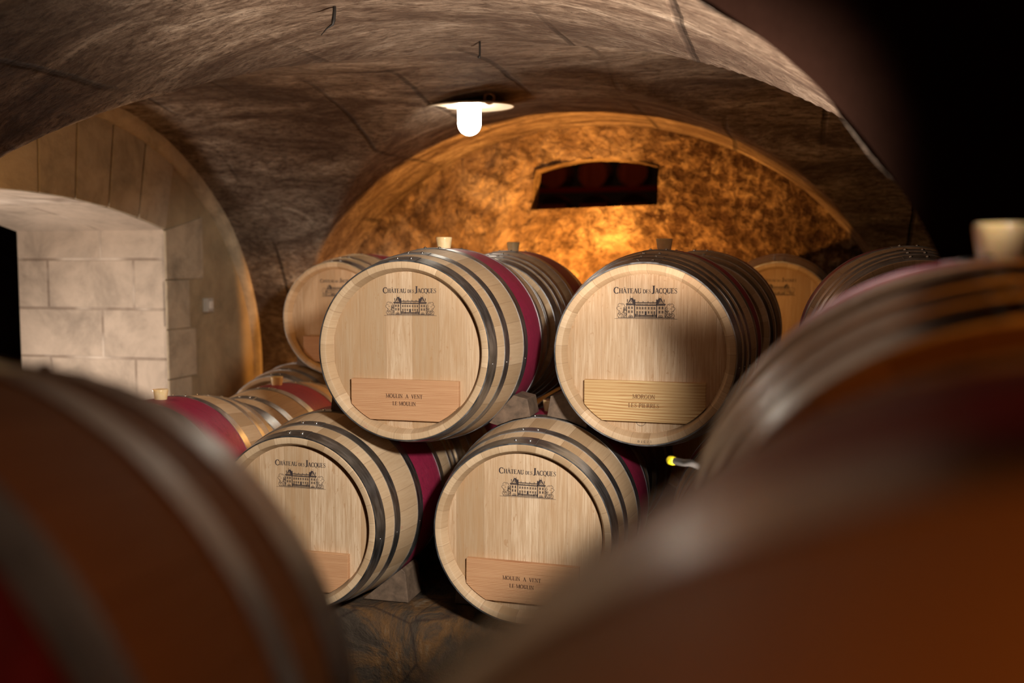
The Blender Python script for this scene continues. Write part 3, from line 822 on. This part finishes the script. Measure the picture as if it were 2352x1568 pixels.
# foreground, out of focus
GF = 'out of focus barrels near the lens'
FG = dict(N=((0.250, 0.335, -0.388), 24), Q=((0.574, 1.175, -0.343), 19), M=((-0.54, 0.47, -0.398), 16))
for k, lab in (('N', 'nearest blurred barrel with orange brown staves filling the bottom right corner'), ('Q', 'blurred barrel with an upright bung at the right edge'), ('M', 'dark blurred barrel filling the bottom left corner')):
    (x, y, z_), yw = FG[k]
    barrel(0, 0, 0, lab, GF, 'A' if k != 'Q' else 'B', None, 0, bung=(k != 'M' and k != 'N'), yaw=R(yw), loc=(x, y, z_+H), bung_label='orange glowing bung with a white glint' if k == 'Q' else None)

# ------------------------------------------------------------------ wedges
def wedge(lr, lz, ur, uz, side, a0, a1, label, phi=(28, 6), psi=66, floor=None):
    """chock on the lower barrel (lr, lz) holding the upper one (ur, uz); side +1: right of the upper barrel"""
    g = RB + 0.001
    def lo(d): return (lr - side*g*math.sin(R(d)), lz + g*math.cos(R(d)))
    def uo(d): return (ur + side*g*math.sin(R(d)), uz - g*math.cos(R(d)))
    if floor is None: base = [lo(phi[0]), lo((phi[0]+phi[1])/2), lo(phi[1])]
    else: base = [(uo(20)[0], floor), (uo(psi)[0] + side*0.03, floor)]
    t1, t0 = uo(psi), uo(psi-22)
    pts = base + [(base[-1][0] - side*0.012 + side*0.0, t1[1] - 0.012), (t1[0]+side*0.004, t1[1]), (t0[0]+side*0.002, t0[1]-0.001)]
    me = mesh('wooden_wedge', prism(pts, a0, a1), M_wedge, False, bevel=0.002)
    o = link('wooden_wedge', me, None, (0, 0, H), (0, 0, -YAW)); return tag(o, label, 'wedge', 'wooden wedges chocking the barrels')
wedge(-0.806, ZLOW, -1.216, ZUP, 1, 3.40, 3.53, 'grey wooden wedge right under the sharp left upper barrel', (27, 6), 60)
wedge(-0.806, ZLOW, -0.414, ZUP, -1, 3.42, 3.56, 'brown wooden wedge under the left side of the MORGON barrel', (27, 3), 62)
wedge(-1.596, ZLOW, -1.216, ZUP, -1, 3.36, 3.60, 'dark shadowed wooden wedge under the left side of the sharp left upper barrel', (24, 0), 66)
wedge(0, 0, -1.596, ZLOW, 1, 3.36, 3.50, 'dark wooden wedge on the stone kerb right of the lower left barrel', psi=50, floor=ZLOW-RB)
wedge(0, 0, -0.806, ZLOW, -1, 3.40, 3.60, 'dark wooden wedge on the stone kerb left of the middle lower barrel', psi=56, floor=ZLOW-RB)
wedge(rF, pF.z, rE, pE.z, -1, 5.1, 5.3, 'small wooden wedge under the left side of the soft focus upper barrel', (28, 6), 60)

# ------------------------------------------------------------------ ceiling lamp
LA = 5.2
lp = on_a(1078, 243, LA); lz = lp.z
lo_ = empty('ceiling_lamp', W(lp.x, LA, lz), -YAW, 'lit white enamel disc lamp with a glass jar, hanging from the vault', 'lamp')
sh = lathe([(0.0, 0.062), (0.0, 0.10), (-0.003, 0.18), (-0.008, 0.236), (-0.011, 0.241), (-0.006, 0.242), (0.008, 0.18), (0.018, 0.10), (0.034, 0.055)], 80, 'Z', True)
n_en = NT('white_enamel'); M_en = n_en.done((0.85, 0.78, 0.62), 0.3)
link('lamp_shade', mesh('lamp_shade', sh, M_en), lo_, (0, 0, 0), (R(2.8), R(-0.6), 0))
jr = [(0.02, 0.056), (0.0, 0.062)] + [(-0.012*i, 0.062) for i in range(1, 9)]
jr += [(-0.096 - 0.062*math.sin(PI/2*i/10), max(0.0006, 0.062*math.cos(PI/2*i/10))) for i in range(1, 11)]
link('glass_jar', mesh('glass_jar', lathe(jr, 48, 'Z'), mat_emit('glowing_glass', (1, 0.90, 0.74), 27.0)), lo_)
zc_ = ceil_z(lp.x, LA)
st_ = capped(lathe([(0.03, 0.05), (0.05, 0.048), (0.07, 0.03), (zc_-lz-0.03, 0.022), (zc_-lz-0.02, 0.05), (zc_-lz+0.03, 0.055)], 24, 'Z'), 24, 6)
link('lamp_holder', mesh('lamp_holder', st_, M_iron), lo_)

# ------------------------------------------------------------------ small fittings
def ceil_hit(px, py):
    d = unproj(px, py); t = 2.6
    while t < 8:
        p = d*t
        if p.z >= ceil_z(p.x, p.y): break
        t += 0.004
    return d*t
def tube(pts, r, n=8):
    V = []; F = []
    m = len(pts); r = r if isinstance(r, (list, tuple)) else [r]*m
    for i, p in enumerate(pts):
        p = Vector(p); d = (Vector(pts[min(m-1, i+1)]) - Vector(pts[max(0, i-1)])).normalized()
        u = d.orthogonal().normalized() if i == 0 else (u - d*u.dot(d)).normalized()
        w = d.cross(u)
        for k in range(n):
            t = 2*PI*k/n; V.append(tuple(p + (u*math.cos(t) + w*math.sin(t))*r[i]))
    for i in range(m-1):
        for k in range(n): F.append((i*n+k, i*n+(k+1) % n, (i+1)*n+(k+1) % n, (i+1)*n+k))
    F.append(tuple(range(n))); F.append(tuple(range((m-1)*n, m*n)))
    return V, F
p = ceil_hit(768, 12)
o = link('iron_hook', mesh('iron_hook', tube([(0,0,0.03), (0,0,-0.02), (-0.004,0,-0.05), (-0.008,0,-0.062), (-0.03,0.0,-0.075), (-0.05,0.0,-0.095)], [0.006, 0.006, 0.007, 0.005, 0.0022, 0.0014]), M_iron), None, W(*p), (0,0,-YAW))
tag(o, 'bent black iron hook with a loose wire in the vault, left of the other one', 'hook', 'iron hooks in the vault')
p = ceil_hit(1102, 98)
o = link('iron_hook', mesh('iron_hook', tube([(0,0,0.03), (0,0,-0.02), (0,0,-0.050), (-0.002,0,-0.056), (-0.008,0,-0.058)], [0.004, 0.004, 0.004, 0.007, 0.004]), M_iron), None, W(*p), (0,0,-YAW))
tag(o, 'straight black iron pin in the vault right above the lamp', 'hook', 'iron hooks in the vault')
p = ceil_hit(1124, 216)
tr = [(0.026*math.cos(t*PI/12), 0.004*math.sin(t*PI/6), 0.026*math.sin(t*PI/12)) for t in range(25)]
o = link('iron_ring', mesh('iron_ring', tube(tr, 0.008), M_rust), None, W(p.x, p.y, p.z) - Vector((0, 0, 0.022)), (0,0,-YAW))
tag(o, 'rusty iron ring in the vault just right of the lamp', 'ring')
# little box on the side wall
d = unproj(472, 700); t = (RL+0.0)/d.x; p = d*t
e = empty('wall_switch', W(RL+0.004, p.y, p.z), -YAW, 'small grey switch box on the left wall beside the stone quoins', 'switch')
link('switch_case', mesh('switch_case', box(-0.002, 0.035, -0.035, 0.035, -0.045, 0.045), mat_plain('grey_plastic', (0.35, 0.32, 0.28), 0.5), False, bevel=0.004), e)
link('switch_rocker', mesh('switch_rocker', box(0.035, 0.042, -0.02, 0.02, -0.025, 0.025), mat_plain('white_plastic', (0.6, 0.56, 0.5), 0.4), False, bevel=0.002), e)
# hose end with a yellow cap
q0 = on_a(1541, 1057, 2.55); q1 = on_a(1600, 1068, 2.5); q2 = on_a(1680, 1120, 2.5)
o = empty('wine_hose', W(q2.x + 0.05, 2.5, FLOOR + 0.0), -YAW, 'grey hose end with a bright yellow cap, low between the barrels', 'hose')
lc = Vector((q2.x + 0.05, 2.5, FLOOR))
pts = [q0 + (q1-q0)*0.12, q0*0.5 + q1*0.5, q1, q2, (q2.x+0.05, 2.5, q2.z-0.12), (q2.x+0.06, 2.48, -1.3), (q2.x+0.05, 2.45, FLOOR+0.02), (q2.x+0.12, 2.35, FLOOR+0.014), (q2.x+0.4, 2.3, FLOOR+0.014)]
pts = [Vector(p_) - lc for p_ in pts]
sm = []
for i in range(len(pts)-1):
    for k in range(6):
        t = k/6; pm = pts[max(0, i-1)]; pn = pts[min(len(pts)-1, i+2)]; pa, pb = pts[i], pts[i+1]
        sm.append(0.5*((2*pa) + (pb-pm)*t + (2*pm-5*pa+4*pb-pn)*t*t + (-pm+3*pa-3*pb+pn)*t**3))
sm.append(pts[-1])
link('hose', mesh('hose', tube(sm, 0.009, 12), mat_plain('grey_rubber', (0.05, 0.048, 0.048), 0.5)), o)
dv = (q0-q1).normalized(); q = [q0 - lc - dv*0.012, q0 - lc - dv*0.006, q0 - lc + dv*0.004, q0-lc+dv*0.009, q0-lc+dv*0.012]
cp = link('hose_cap', mesh('hose_cap', tube(q, [0.0105, 0.0115, 0.011, 0.008, 0.003], 16), mat_plain('yellow_plastic', (0.85, 0.72, 0.02), 0.3)), o)
cp['label'] = 'bright yellow cap'
